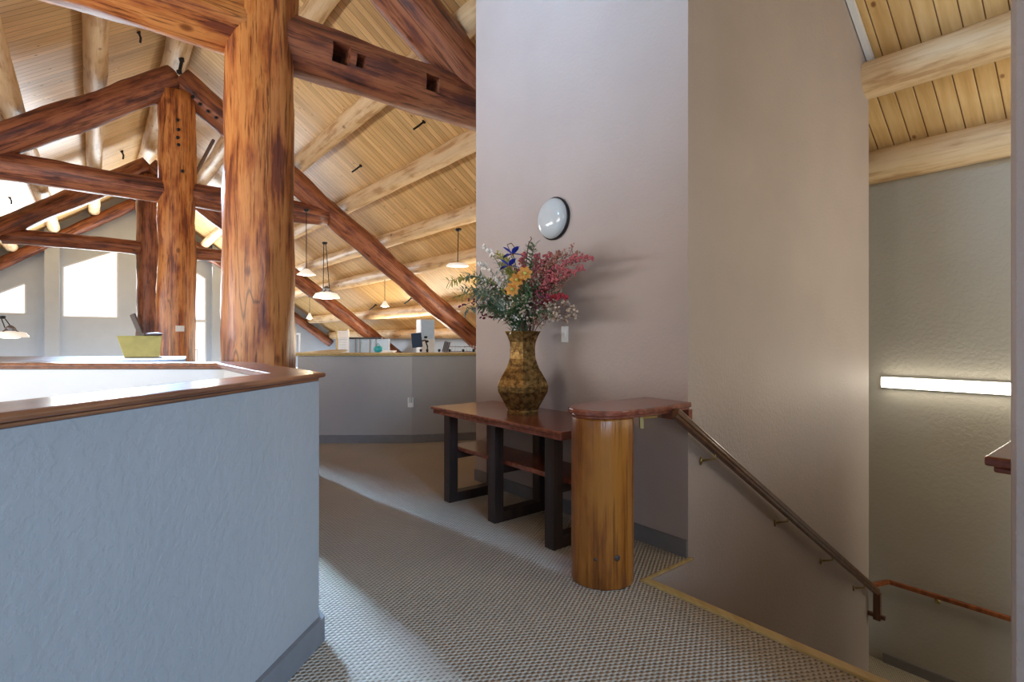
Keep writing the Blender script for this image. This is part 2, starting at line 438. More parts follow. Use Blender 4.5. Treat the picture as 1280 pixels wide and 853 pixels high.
# overlook walls
A = [(-1.60, -1.6), (-.83, 2.27), (-1.67, 3.33), (-6.4, 3.33)]
A[0] = (-.83-.149*4.2, 2.27-.989*4.2)
bm = bmesh.new(); strip(bm, A, 0.0, .13, -.3, 1.12)
tag(link('wall_left', bm, 'wall_plaster'), kind='structure')
bm = bmesh.new(); strip(bm, A, .12, .145, -2.6, 1.115)
tag(link('wall_overlook_inner', bm, 'wall_lit_pale'), kind='structure')
bm = bmesh.new(); strip(bm, A, -.022, 0, 0, .105); bmesh.ops.translate(bm, verts=bm.verts, vec=(0, 0, .001))
tag(link('baseboard_left', bm, 'baseboard_grey'), kind='structure')
bm = bmesh.new(); prism(bm, [(-7, -3), (-.7, -3), (-.7, 4), (-7, 4)], -2.7, -2.6)
tag(link('floor_below', bm, 'carpet_loop'), kind='structure')
def cap(name, P, lo, hi, label, loc_z=1.09, mat='cap_wood'):
    t = thing(name, Vector((P[1][0], P[1][1], loc_z)), label, 'ledge')
    off = -t.location
    b1 = bmesh.new(); strip(b1, P, lo-.05, hi+.05, loc_z+.015, loc_z+.036); bmesh.ops.translate(b1, verts=b1.verts, vec=off)
    link('top_board', b1, mat, t, bev=.009)
    b2 = bmesh.new(); strip(b2, P, lo-.025, hi+.025, loc_z, loc_z+.016); bmesh.ops.translate(b2, verts=b2.verts, vec=off)
    link('moulding', b2, mat, t, bev=.006)
    return t
cap('wooden_ledge', A, .025, .135, 'long glossy brown wood ledge capping the blue-lit low wall at the left front', 1.12)

# wide ledge further back
Pq = [(-3.36, 3.46), (-2.60, 4.20), (-3.02, 4.90), (-6.3, 4.90), (-6.3, 3.46)]
bm = bmesh.new(); prism(bm, [(-3.34, 3.50), (-2.66, 4.20), (-3.05, 4.86), (-6.3, 4.86), (-6.3, 3.50)], 0, 1.09)
tag(link('wall_left_back', bm, 'wall_gable'), kind='structure')
t = thing('wooden_ledge', (-3.5, 4.4, 1.09), 'wide pale grey ledge behind the left low wall carrying the yellow box', 'ledge')
bm = bmesh.new(); prism(bm, [Vector((*p, 0))-Vector((-3.5, 4.4, 0)) for p in Pq], .025, .05); link('top_board', bm, 'ledge_grey', t, bev=.006)
bm = bmesh.new(); prism(bm, [Vector((*p, 0))-Vector((-3.5, 4.4, 0)) for p in Pq], 0, .024); link('edge_board', bm, 'brown_dark', t)

# far low wall with a bend
Bw = [(-2.9, 8.6), (-2.68, 6.60), (-1.25, 6.60), (-.3, 6.85), (1.2, 7.3)]
bm = bmesh.new(); strip(bm, Bw, 0, .14, 0, 1.09)
tag(link('wall_far', bm, 'wall_plaster'), kind='structure')
bm = bmesh.new(); strip(bm, Bw, -.02, 0, 0.001, .10)
tag(link('baseboard_far', bm, 'baseboard_grey'), kind='structure')
cap('wooden_ledge', Bw, -.03, .17, 'pale tan wood ledge capping the low wall in front of the office', mat='nosing_wood')
# baseboard on the tall wall
bm = bmesh.new(); tsbox(bm, -.02, 0, 0, 2.217, .001, .10)
tag(link('baseboard_centre', bm, 'baseboard_grey'), kind='structure')
# stair nosing
bm = bmesh.new(); tsbox(bm, -.475, -.425, -1.52, -.03, -.03, .012)
tag(link('trim_1', bm, 'nosing_wood', bev=.004), kind='structure')
bm = bmesh.new(); tsbox(bm, -.475, 0, -.034, -.012, -.003, .004)
tag(link('trim_2', bm, 'nosing_wood', bev=.003), kind='structure')
# trim under the roof on the stair wall
bm = bmesh.new()
bar(bm, TS(.5, -.03, deck_z(1.98)-.06), TS(3.0, -.03, deck_z(4.48)-.06), .045, .06)
tag(link('trim_3', bm, 'white_paint'), kind='structure')
# stairs: twelve risers down to the landing
stairs = thing('staircase', TS(-.44, -.75, -2.2), 'carpeted stair flight going down beside the tall wall to the landing', 'stairs')
for i in range(11):
    bm = bmesh.new(); zt = -.1833*(i+1); t0 = -.42+.302*i
    prism(bm, [TS(t0, -1.49)-stairs.location, TS(t0+.33, -1.49)-stairs.location, TS(t0+.33, -.0)-stairs.location, TS(t0, -.0)-stairs.location],
          zt-.18+2.2, zt+2.2)
    link('step', bm, 'carpet_loop', stairs, bev=.012)

# gable wall with its windows; (u,z) polygons in the plane r = RG
RG = 19.68
def guz(u, z, dr=0): return UR(u, RG+dr, z)
def gpoly(bm, pts, d0=0, d1=.18):
    a = [bm.verts.new(guz(u, z, d0)) for u, z in pts]; b = [bm.verts.new(guz(u, z, d1)) for u, z in pts]
    bm.faces.new(a); bm.faces.new(b[::-1]); n = len(pts)
    for i in range(n): bm.faces.new((a[i], a[(i+1) % n], b[(i+1) % n], b[i]))
wins = [(-4.7, -3.12, 2.17, 2.40, 3.31), (-2.15, -.51, 2.10, 3.95, 4.75), (.55, 2.45, .27, 5.1, 3.85)]  # u0,u1,bottom,top at u0,top at u1
bm = bmesh.new()
edges = [-8.2, -4.7, -3.12, -2.15, -.51, 0, .55, 2.45, 8.2]
for u0, u1 in zip(edges, edges[1:]):
    w = next((w for w in wins if abs(w[0]-u0) < 1e-6), None)
    if w is None: gpoly(bm, [(u0, 0), (u1, 0), (u1, deck_z(u1)), (u0, deck_z(u0))])
    else:
        gpoly(bm, [(u0, 0), (u1, 0), (u1, w[2]), (u0, w[2])])
        gpoly(bm, [(u0, w[3]), (u1, w[4]), (u1, deck_z(u1)), (u0, deck_z(u0))])
tag(link('wall_gable', bm, 'wall_gable'), kind='structure')
for i, w in enumerate(wins):
    r = thing('window_%d' % (i+1), guz((w[0]+w[1])/2, w[2]), None, None); r['kind'] = 'structure'
    off = -r.location
    bm = bmesh.new(); fw = .07
    P = [(w[0], w[2]), (w[1], w[2]), (w[1], w[4]), (w[0], w[3])]
    for k in range(4):
        a, b = guz(*P[k], .05), guz(*P[(k+1) % 4], .05); bar(bm, a+off, b+off, fw*1.3, fw, up=E1)
    if i == 2:
        bar(bm, guz(w[0], 2.05, .05)+off, guz(w[1], 2.05, .05)+off, .12, .12)
        bar(bm, guz(w[0], .85, .05)+off, guz(w[1]-.3, .85, .05)+off, .06, .05)
        bar(bm, guz(w[1]-.32, .27, .05)+off, guz(w[1]-.32, .87, .05)+off, .05, .05, up=E1)
    link('window_frame', bm, 'white_trim', r)
    bm = bmesh.new(); vs = [bm.verts.new(guz(u, z, .09)+off) for u, z in P]; vs2 = [bm.verts.new(guz(u, z, .10)+off) for u, z in P]
    bm.faces.new(vs); bm.faces.new(vs2[::-1])
    link('pane', bm, 'window_glass', r)
for k, (u0, u1, zz) in enumerate(((-2.62, -2.22, 0), (-4.0, -3.9, 0), (2.62, 3.0, 0), (3.35, 3.5, 0))):
    if k == 1: continue
    bm = bmesh.new()
    for dr0, dr1 in ((-.35, 0),): gpoly(bm, [(u0, 0), (u1, 0), (u1, deck_z(u1)-.02), (u0, deck_z(u0)-.02)], dr0, dr1)
    tag(link('trim_%d' % (4+k), bm, 'wall_gable'), kind='structure')
# rear wall closing the loft behind the camera
bm = bmesh.new()
for u0, u1 in ((-8.2, 0), (0, 8.2)):
    prism(bm, [UR(u0, -11), UR(u1, -11), UR(u1, -10.8), UR(u0, -10.8)], 0, [deck_z(u0), deck_z(u1), deck_z(u1), deck_z(u0)])
tag(link('wall_rear', bm, 'wall_gable'), kind='structure')
# low eave walls
bm = bmesh.new(); urbox(bm, 8.1, 8.25, -3.2, 20, 0, deck_z(8.1)); tag(link('wall_eave_right', bm, 'wall_gable'), kind='structure')
bm = bmesh.new(); urbox(bm, -8.25, -8.1, -11, 20, 0, deck_z(8.1)); tag(link('wall_eave_left', bm, 'wall_gable'), kind='structure')

# ------------------------------------------------------------------ logs
def log_mesh(L, r0, r1, seed, flat_end=True, wob=.018, nseg=None, n=28, bend=.02):
    bm = bmesh.new(); nseg = nseg or max(6, int(L/.22)); rings = []
    for i in range(nseg+1):
        z = L*i/nseg; f = i/nseg; r = r0+(r1-r0)*f
        cx = bend*(noise.noise(Vector((f*1.7, seed, 0)))*2); cy = bend*(noise.noise(Vector((f*1.7, seed+9, 3)))*2)
        ring = []
        for k in range(n):
            a = 2*math.pi*k/n
            q = 1+wob/r*noise.noise(Vector((math.cos(a)*1.6, math.sin(a)*1.6, z*1.3+seed*7)))*1.6+wob*.5/r*noise.noise(Vector((math.cos(a)*5, math.sin(a)*5, z*3+seed*5)))
            ring.append(bm.verts.new((cx+r*q*math.cos(a), cy+r*q*math.sin(a), z)))
        rings.append(ring)
    for a, b in zip(rings, rings[1:]):
        for k in range(n): bm.faces.new((a[k], a[(k+1) % n], b[(k+1) % n], b[k]))
    bm.faces.new(rings[0][::-1]); bm.faces.new(rings[-1])
    return bm
def log(name, a, b, r0, r1, mat, label, cat, group=None, seed=1.0, **kw):
    a = Vector(a); b = Vector(b)
    bm = log_mesh((b-a).length, r0, r1, seed, **kw)
    o = link(name, bm, mat, smooth=True)
    o.location = a; o.rotation_euler = (b-a).to_track_quat('Z', 'Y').to_euler()
    return tag(o, label, cat, group)
RS = (0, 6.516, 13.03)    # positions of the three trusses along the ridge
words = ('nearest', 'middle', 'farthest')
post_r = (.315, .325, .30)
for i, r in enumerate(RS):
    lab = ('huge orange-brown peeled log post nearest the camera behind the left low wall',
           'cracked brown log post carrying a light switch, middle of the three posts',
           'dark reddish log post farthest away, partly hidden by the middle post')[i]
    log('log_post', UR(0, r, 0), UR(0, r, rafter_z(0)-.30 if i else 6.3), post_r[i]*1.02, post_r[i]*1.03 if i == 0 else post_r[i]*.93, 'post_log' if i < 2 else 'beam_log', lab, 'log post', 'log posts under the ridge', seed=3.1+i*2, wob=.03)
    rr = (.30, .27, .25)[i]
    for sd in (-1, 1):
        lab = {(0, 1): 'thick dark log rafter crossing the top of the picture beside the tall wall',
               (0, -1): 'log rafter rising over the left front, out of the top of the picture',
               (1, 1): 'long reddish-brown log rafter slanting down behind the flowers to the office',
               (1, -1): 'dark mottled log rafter sloping down left from the middle post',
               (2, 1): 'red-brown log rafter ending low behind the tan ledge, right of the nearest post',
               (2, -1): 'brown log rafter sloping left just above the far gable windows'}[(i, sd)]
        ue = 8.0 if sd > 0 else 7.9
        a_u = .02
        log('log_rafter', UR(sd*a_u, r, rafter_z(a_u)), UR(sd*ue, r, rafter_z(ue)), rr, rr*(.86 if i else .95), 'beam_log', lab, 'log rafter', 'log rafters', seed=7.7+i*3+sd, wob=.03)
    zt = (4.30, 4.17, 3.94)[i]; rt = (.285, .235, .20)[i]; U = (4.2-.35, 2.9, 3.1)[i]
    for sd in (-1, 1):
        lab = {(0, 1): 'heavy brown log tie beam with square mortise holes, between nearest post and tall wall',
               (0, -1): 'huge pale-bellied log tie beam at the top left running into the nearest post',
               (1, 1): 'short visible log tie beam between the middle post and the nearest post',
               (1, -1): 'reddish log tie beam crossing the left edge into the middle post',
               (2, 1): 'thin log tie beam right of the middle post over the tall window',
               (2, -1): 'smooth purple-brown log tie beam in front of the far gable window'}[(i, sd)]
        UU = U
        o = log('log_tie_beam', UR(0, r, zt), UR(sd*UU, r, zt+(-.05 if sd > 0 else .0)), rt*(1.02 if (i, sd) == (0, -1) else 1), rt*.95, 'beam_log' if (i, sd) != (0, -1) else 'post_log', lab, 'log beam', 'log tie beams', seed=21.3+i*5+sd, wob=.025)
        if (i, sd) == (0, 1): mortised = o
for sd in (-1, 1):
    log('log_rafter', UR(sd*.02, 19.4, 6.55), UR(sd*7.6, 19.4, 6.55-PITCH*7.58), .2, .18, 'beam_log', ('brown log rafter lying along the %s slope of the far gable wall' % ('right' if sd > 0 else 'left')), 'log rafter', 'log rafters', seed=90+sd, wob=.02)
# mortise holes cut into the near tie beam
bpy.context.view_layer.update()
cut = bmesh.new()
for (px, py, w, h) in ((428, 66, .19, .19), (452, 76, .10, .12), (542, 104, .19, .19)):
    # point on the beam's near face: intersect the ray with the vertical plane in front of the beam
    rr_ = Vector(((px-640)/F, 1, (424-py)/F)); n_ = Vector((-E2.y, E2.x, 0))
    o_ = UR(0, -.27); s_ = o_.dot(n_)/Vector((rr_.x, rr_.y, 0)).dot(n_); p = rr_*s_+Vector((0, 0, 1.3))
    M = Matrix((E2, E1, Vector((0, 0, 1)))).transposed().to_4x4(); M.translation = p
    box(cut, -w/2, w/2, -.15, .42, -h/2, h/2, M)
me_c = bpy.data.meshes.new('cut'); bmesh.ops.recalc_face_normals(cut, faces=cut.faces); cut.to_mesh(me_c); cut.free()
oc = bpy.data.objects.new('cut', me_c); COL.objects.link(oc)
md = mortised.modifiers.new('b', 'BOOLEAN'); md.object = oc; md.operation = 'DIFFERENCE'; md.solver = 'EXACT'
bpy.context.view_layer.update()
ev = mortised.evaluated_get(bpy.context.evaluated_depsgraph_get()); nm = bpy.data.meshes.new_from_object(ev)
mortised.modifiers.clear(); mortised.data = nm; nm.set_sharp_from_angle(angle=math.radians(40))
bpy.data.objects.remove(oc); bpy.data.meshes.remove(me_c)

# purlins and ridge log
PU = [1.25, 2.36, 3.45, 4.45, 5.28, 6.62, 7.6]
ords = ['topmost', 'second from the ridge', 'third from the ridge', 'fourth from the ridge', 'fifth from the ridge', 'sixth from the ridge', 'lowest']
for sd in (1, -1):
    for k, u in enumerate(PU):
        if sd < 0 and k > 5: continue
        r0 = -10.9; r1 = 19.6
        labs = 'pale peeled log purlin under the %s roof plane, %s' % ('right' if sd > 0 else 'left', ords[k])
        if u in (4.5, 5.5) and sd > 0: pass
        log('log_purlin', UR(sd*u, r0, purlin_z(u)), UR(sd*u, r1, purlin_z(u)), .175 if sd > 0 else .17, .17, 'purlin_log', labs, 'log purlin', 'pale roof purlins', seed=40+k+sd*11, wob=.012, nseg=90, n=20)
log('log_purlin', UR(0, -10.9, 6.88), UR(0, 19.6, 6.88), .22, .2, 'purlin_log', 'pale ridge log along the peak of the roof above the middle post', 'log purlin', 'pale roof purlins', seed=66, nseg=90, n=20)

# bolts, rods and clips on the timbers
def bolts(parent, pts, nrm_):
    for p in pts:
        bm = bmesh.new(); q_ = nrm_.to_track_quat('Z', 'Y').to_matrix().to_4x4(); q_.translation = Vector(p)
        lathe(bm, [(.032, -.03), (.032, .012), (.02, .025)], 6, q_)
        o = link('bolt_head', bm, 'black_metal', parent)
        o.matrix_parent_inverse = parent.matrix_world.inverted()
bpy.context.view_layer.update()
objs = list(COL.objects)
midpost = [o for o in objs if o.name.startswith('log_post')][1]
midraft = [o for o in objs if o.name.startswith('log_rafter') and 'long reddish' in o['label']][0]
def hit_plane(px, py, r, dr):
    rr_ = Vector(((px-640)/F, 1, (424-py)/F)); n_ = Vector((-E2.y, E2.x, 0))
    o_ = UR(0, r+dr); s_ = o_.dot(n_)/Vector((rr_.x, rr_.y, 0)).dot(n_); return rr_*s_+Vector((0, 0, 1.3))
bolts(midpost, [hit_plane(222+dx, y, RS[1], -.32) for dx, y in ((0, 150), (1, 162), (0, 172), (1, 181), (6, 214))], -E1)
bolts(midraft, [hit_plane(x, y, RS[1], -.26) for x, y in ((241, 121), (250, 130), (260, 139), (270, 147))], -E1)
# light switch on middle post
sw = thing('light_switch', hit_plane(225, 411, RS[1], -.34), 'small cream light switch mounted on the middle log post', 'switch', rz=math.atan2(E2.y, E2.x))
bm = bmesh.new(); box(bm, -.07, .07, -.01, .03, -.055, .055); link('plate', bm, 'white_plastic', sw, bev=.004)
bm = bmesh.new(); box(bm, -.015, .015, -.025, -.008, -.03, .03); link('rocker', bm, 'white_plastic', sw)
# metal rod brace beside the middle post
bm = bmesh.new(); tube(bm, [hit_plane(267, 175, RS[1], .4), hit_plane(240, 226, RS[1], .4)], .035, 10)
tag(link('brace_rod', bm, 'grey_metal'), 'grey metal rod slanting between the rafter and tie beam, right of middle post', 'metal rod')
# dark chain hanging on ridge log above middle post
ch = thing('ridge_bracket', hit_plane(224, 92, RS[1], -.3), 'black metal bracket strap hanging from the ridge log over the middle post', 'bracket')
bm = bmesh.new(); tube(bm, [Vector((0, 0, 0)), hit_plane(231, 58, RS[1], -.3)-ch.location], .03, 8); link('strap', bm, 'black_metal', ch)
for x, y in ((224, 90), (231, 60), (227, 75)):
    bm = bmesh.new(); blob(bm, hit_plane(x, y, RS[1], -.32)-ch.location, .055); link('bolt_head', bm, 'black_metal', ch)
# black roof hooks poking from the planks
hk = [(173, 40, -1, 'near the top left corner'), (152, 189, -1, 'left of the middle post under the rafter'), (451, 207, 1, 'between two purlins right of the nearest post'),
      (530, 152, 1, 'just under the mortised tie beam'), (470, 381, 1, 'left of the small cone pendant'), (515, 372, 1, 'right of the small cone pendant'), (12, 247, -1, 'at the far left edge')]
for x, y, sd, w in hk:
    p = on_deck(x, y, sd); nn = (E2*sd*-PITCH+Vector((0, 0, -1))).normalized()
    h = thing('ceiling_hook', p, 'black hook in the roof planks ' + w, 'hook', 'black hooks in the roof planks')
    k_ = 1.0 if p.y < 14 else 1.3
    bm = bmesh.new(); tube(bm, [Vector((0, 0, 0)), nn*.10*k_+Vector((-.03, 0, .0))*k_, nn*.17*k_+Vector((-.09, 0, -.02))*k_], .018*k_, 6); link('rod', bm, 'black_metal', h)
    bm = bmesh.new(); blob(bm, (0, 0, 0), .04*k_); link('base', bm, 'black_metal', h)

# ------------------------------------------------------------------ console table
def console_table():
    o = TS(-.33, 1.18); rz = math.atan2(E1.y, E1.x)
    t = thing('console_table', o, 'long reddish-brown wooden console table with black frame legs against the tall wall', 'table', rz=rz)
    # local x = along e1 (s), local y = -e2 (towards room)
    bm = bmesh.new(); box(bm, -.76, .76, -.33, .31, .735, .757); link('tabletop', bm, 'table_wood', t, bev=.006)
    bm = bmesh.new(); box(bm, -.745, .745, -.315, .295, .700, .736); link('apron', bm, 'table_wood', t, bev=.008)
    for sx in (-.575, .03, .63):
        bm = bmesh.new(); w = .042
        def lb(y0, y1, z0, z1): box(bm, sx-w, sx+w, y0, y1, z0, z1)
        lb(.155, .235, 0, .700); g = link('leg', bm, 'dark_wood', t, bev=.004)
        bm = bmesh.new(); lb(-.265, -.185, 0, .700); link('leg', bm, 'dark_wood', t, bev=.004)
        bm = bmesh.new(); lb(-.185, .155, 0, .075); link('floor_rail', bm, 'dark_wood', t, bev=.003)
        bm = bmesh.new(); lb(-.185, .155, .345, .40); link('stretcher', bm, 'dark_wood', t, bev=.003)
    bm = bmesh.new(); box(bm, -.72, .72, -.17, .145, .402, .435); link('shelf', bm, 'table_wood', t, bev=.006)
console_table()

# round stub post with slab
pc = TS(-.60, .14)
t = thing('newel_post', pc, 'short round honey-coloured log post standing at the top of the stairs', 'post')
bm = log_mesh(.885, .168, .166, 5.5, wob=.004, n=40, bend=.0, nseg=8)
o = link('log_body', bm, 'stub_log', t, smooth=True)
md = o.modifiers.new('bevel', 'BEVEL'); md.width = .012; md.segments = 2; md.limit_method = 'ANGLE'; md.angle_limit = 1.0
# knots on the stub
for ang, z, r in ((-1.25, .17, .016), (-1.95, .16, .008)):
    p = Vector((.166*math.cos(ang), .166*math.sin(ang), z)); bm = bmesh.new()
    M = p.normalized().to_track_quat('Z', 'Y').to_matrix().to_4x4(); M = Vector((math.cos(ang), math.sin(ang), 0)).to_track_quat('Z', 'X').to_matrix().to_4x4(); M.translation = p
    lathe(bm, [(r, -.01), (r, .0015), (r*.5, .003)], 12, M); link('knot', bm, 'brown_dark', t, smooth=True)
def slab_outline(g=0.):
    pts = []
    R = .185+g
    for k in range(13):
        a = math.pi/2+math.pi*k/12       # around the post, on the side away from the wall
        pts.append((-.60+R*math.cos(a), .14+R*math.sin(a)))
    return pts+[(-.53, .14-R), (-.50, .12-R), (-.03, .14-R), (-.005, .14+R*.9)]
t = thing('wooden_slab', TS(-.3, .14, .885), 'reddish-brown wooden slab shelf joining the round post to the tall wall', 'shelf')
bm = bmesh.new(); prism(bm, [TS(a, b)-TS(-.3, .14) for a, b in slab_outline(.0)], .0155, .045); link('top_board', bm, 'table_wood', t, bev=.007)
bm = bmesh.new(); prism(bm, [TS(a, b)-TS(-.3, .14) for a, b in slab_outline(-.014)], 0, .016); link('moulding', bm, 'table_wood', t, bev=.005)
bm = bmesh.new(); prism(bm, [TS(a, b)-TS(-.3, .14) for a, b in [(-.04, -.03), (-.003, -.03), (-.003, .32), (-.04, .32)]], -.07, 0); link('cleat', bm, 'table_wood', t)
bm = bmesh.new(); p = TS(-.44, .0)-TS(-.3, .14)
box(bm, p.x-.01, p.x+.01, p.y-.01, p.y+.01, -.07, -.001); bar(bm, p+Vector((-.0, 0, -.012)), p+Vector((.09, .05, -.012)), .03, .012); link('bracket', bm, 'brass', t)

# opposite capped wall end on the right
t = thing('wooden_ledge', TS(-.62, -1.5, .895), 'dark red-brown wooden cap end jutting from behind the right wall edge', 'ledge')
for nm_, g, z0, z1 in (('top_board', 0, .0205, .05), ('moulding', -.018, 0, .021)):
    bm = bmesh.new(); prism(bm, [TS(a, b)-TS(-.62, -1.5) for a, b in [(-.66-g, -1.445+g), (2.9, -1.445+g), (2.9, -1.68), (-.66-g, -1.68)]], z0, z1); link(nm_, bm, 'table_wood', t, bev=.007)

# ------------------------------------------------------------------ handrails
def rail(name, pts, label, mat, brk, prof=(.042, .062)):
    base = Vector(pts[0]); t = thing(name, base, label, 'handrail')
    bm = bmesh.new()
    for a, b in zip(pts, pts[1:]):
        a = Vector(a)-base; b = Vector(b)-base
        up = Vector((0, 0, 1)) if abs((b-a).normalized().z) < .95 else E1
        bar(bm, a, b, prof[0], prof[1], up)
    link('rail', bm, mat, t, bev=.008)
    bm = bmesh.new()
    for a, b in zip(pts, pts[1:2]):
        a = Vector(a)-base; b = Vector(b)-base
        sd_ = (b-a).normalized().cross(Vector((0, 0, 1))).normalized()
        bar(bm, a+sd_*.021, b+sd_*.021, .010, .016); bar(bm, a-sd_*.021, b-sd_*.021, .010, .016)
    link('bead', bm, mat, t, bev=.003)
    for top, wallp in brk:
        top = Vector(top)-base; wallp = Vector(wallp)-base
        bm = bmesh.new(); tube(bm, [top, top+Vector((0, 0, -.035)), wallp+Vector((0, 0, .0))], .0065, 8)
        br = link('bracket', bm, 'brass', t, smooth=True)
        bm = bmesh.new(); M = (top-wallp); M.z = 0; q_ = M.normalized().to_track_quat('Z', 'Y').to_matrix().to_4x4(); q_.translation = wallp
        lathe(bm, [(.026, -.004), (.026, .004), (.012, .009)], 14, q_); link('rosette', bm, 'brass', br, smooth=True)
    return t
Z0, Z1 = .89, -1.06; ta, tb = -.24, 2.95
def rz_(t_): return Z0+(Z1-Z0)*(t_-ta)/(tb-ta)
p0 = TS(ta, -.075, Z0); p1 = TS(tb, -.075, Z1)
brs = []
for tt in (.17, 1.13, 1.92, 2.62):
    brs.append((TS(tt, -.075, rz_(tt)-.028), TS(tt-.03, 0, rz_(tt)-.085)))
rail('stair_handrail', [p0, p1, TS(tb+.0, -.075, Z1-.26)], 'long dark brown wooden handrail sloping down the tall stair wall', 'rail_wood', brs)
bm = bmesh.new(); bar(bm, TS(tb, -.14, Z1-.22), TS(tb, .02, Z1-.22), .03, .035)
ret = link('rail_return', bm, 'rail_wood', None); ret.parent = [o for o in COL.objects if o.name == 'stair_handrail'][0]
bpy.context.view_layer.update(); ret.matrix_parent_inverse = ret.parent.matrix_world.inverted()
cr = TS(3.87, .10, -1.29)
rail('stair_handrail', [cr+d*.5, cr, TS(3.87, -2.6, -1.29)], 'thin reddish handrail running level along the far stair wall above the landing', 'rail_wood_red',
     [(TS(3.87, -.30, -1.315), TS(3.95, -.30, -1.37)), (cr+d*.22+Vector((0, 0, -.025)), cr+d*.22-nrm*.1+Vector((0, 0, -.07)))], (.042, .045))

# ------------------------------------------------------------------ lamps
# fluorescent batten on the back stair wall
lp = TS(3.95, -.92, .835); rz = math.atan2(E1.y, E1.x)
t = thing('strip_light', lp, 'long glowing fluorescent strip light on the far stair wall', 'light', rz=rz)
bm = bmesh.new(); box(bm, -1.1, 1.1, .0, .05, -.06, .06); link('housing', bm, 'white_plastic', t, bev=.004)
bm = bmesh.new(); box(bm, -1.09, 1.09, .05, .09, -.052, .052); link('diffuser', bm, 'tube_glow', t, bev=.015)
# round wall lamp
lp = TS(0, 1.152, 2.22); rz = math.atan2(E1.y, E1.x)
t = thing('wall_lamp', lp, 'round white domed wall lamp with thin dark rim above the flowers', 'lamp', rz=rz)
M = Vector((0, 1, 0)).to_track_quat('Z', 'Y').to_matrix().to_4x4()
bm = bmesh.new(); lathe(bm, [(.161, 0.001), (.164, .02), (.159, .028), (.15, .028)], 48, M); link('rim', bm, 'black_metal', t, smooth=True)
bm = bmesh.new(); lathe(bm, [(.158, .02)]+[(.153*math.cos(a), .03+.065*math.sin(a)) for a in [i*math.pi/2/10 for i in range(10)]]+[(.004, .095)], 48, M); link('diffuser', bm, 'opal_glass', t, smooth=True)
# wall switch
t = thing('wall_switch', TS(0, 1.04, 1.335), 'white switch plate on the tall wall right of the vase neck', 'switch', rz=rz)
bm = bmesh.new(); box(bm, -.035, .035, 0.0, .012, -.06, .06); link('plate', bm, 'white_plastic', t, bev=.004)
bm = bmesh.new(); box(bm, -.012, .012, .012, .018, -.025, .025); link('rocker', bm, 'white_plastic', t)
# outlet on far low wall
t = thing('wall_outlet', Vector((-1.262, 6.585, .51)), 'white outlet cover with plugged-in night light on the far low wall', 'outlet')
bm = bmesh.new(); box(bm, -.035, .035, -.02, .014, -.06, .06); link('plate', bm, 'white_plastic', t, bev=.004)
bm = bmesh.new(); box(bm, -.02, .02, -.045, -.02, .0, .06); link('night_light', bm, 'opal_glass', t, bev=.006)

def pendant(px, py, Y, w, h, top, label, mats=('lamp_white_shade', 'lamp_white_glow'), cords=1, flat=False):
    c = at(px, py, Y); t = thing('pendant_lamp', c, label, 'pendant lamp', 'hanging pendant lamps')
    w *= Y/F/2; h *= Y/F
    bm = bmesh.new()
    if flat: prof = [(w, -h*.5), (w*.99, -h*.3), (w*.80, h*.25), (w*.3, h*.5), (.02, h*.5)]
    else: prof = [(w, -h*.5), (w*.95, -h*.38), (w*.55, h*.05), (w*.30, h*.42), (.02, h*.5)]
    rings = 24; lathe(bm, prof, rings); sh = link('lamp_shade', bm, mats[0], t, smooth=True)
    bm = bmesh.new(); lathe(bm, [(w*.55, -h*.52), (w*.4, -h*.62), (.01, -h*.66)], 16); link('bulb', bm, mats[1], t, smooth=True)
    ct = at(*top, Y)-c
    if flat and cords > 1:
        bm = bmesh.new()
        for k in range(4): tube(bm, [Vector((w*.7*math.cos(k*1.57), w*.7*math.sin(k*1.57), 0)), Vector((0, 0, h*1.3))], .015, 6)
        lathe(bm, [(w*.25, h*.5), (w*.3, h*1.0), (w*.08, h*1.4)], 12); link('frame', bm, 'grey_metal', t)
    for k in range(cords):
        dx = 0 if cords == 1 else (k-.5)*.14
        bm = bmesh.new(); tube(bm, [Vector((dx, 0, h*.45)), Vector((ct.x+dx*.3, 0, ct.z))], .008, 6); link('cord', bm, 'black_metal', t)
    bm = bmesh.new(); lathe(bm, [(.03, -.05), (.055, -.03), (.055, 0)], 12, Matrix.Translation(Vector((ct.x, 0, ct.z)))); link('canopy', bm, 'black_metal', t)
    return c
pend = [
 (383, 340, 10.6, 23, 8, (383, 262), 'white cone pendant lamp hanging nearest the right side of the nearest post', 1, False),
 (408, 369, 11.4, 32, 8, (406, 303), 'wide white pendant on two cords with metal frame in front of far rafter', 2, True),
 (481, 380, 15.0, 11, 7, (481, 345), 'small glowing cone pendant hanging over the office, left of the flowers', 1, False),
 (387, 395, 19.0, 8, 7, (387, 370), 'tiny glowing pendant lamp lowest beside the nearest post', 1, False),
 (13, 418, 9.0, 36, 8, (2, 395), 'wide white pendant shade cut by the left edge of the picture', 2, True),
 (572, 331, 9.6, 28, 4, (573, 286), 'thin flat white pendant shade hanging just left of the tall wall', 1, True)]
for a in pend:
    c = pendant(a[0], a[1], a[2], a[3], a[4], a[5], a[6], cords=a[7], flat=a[8])
    if a[3] < 24: point_light('pendant_glow', c+Vector((0, 0, -.25)), 12, (1, .82, .55), .08)

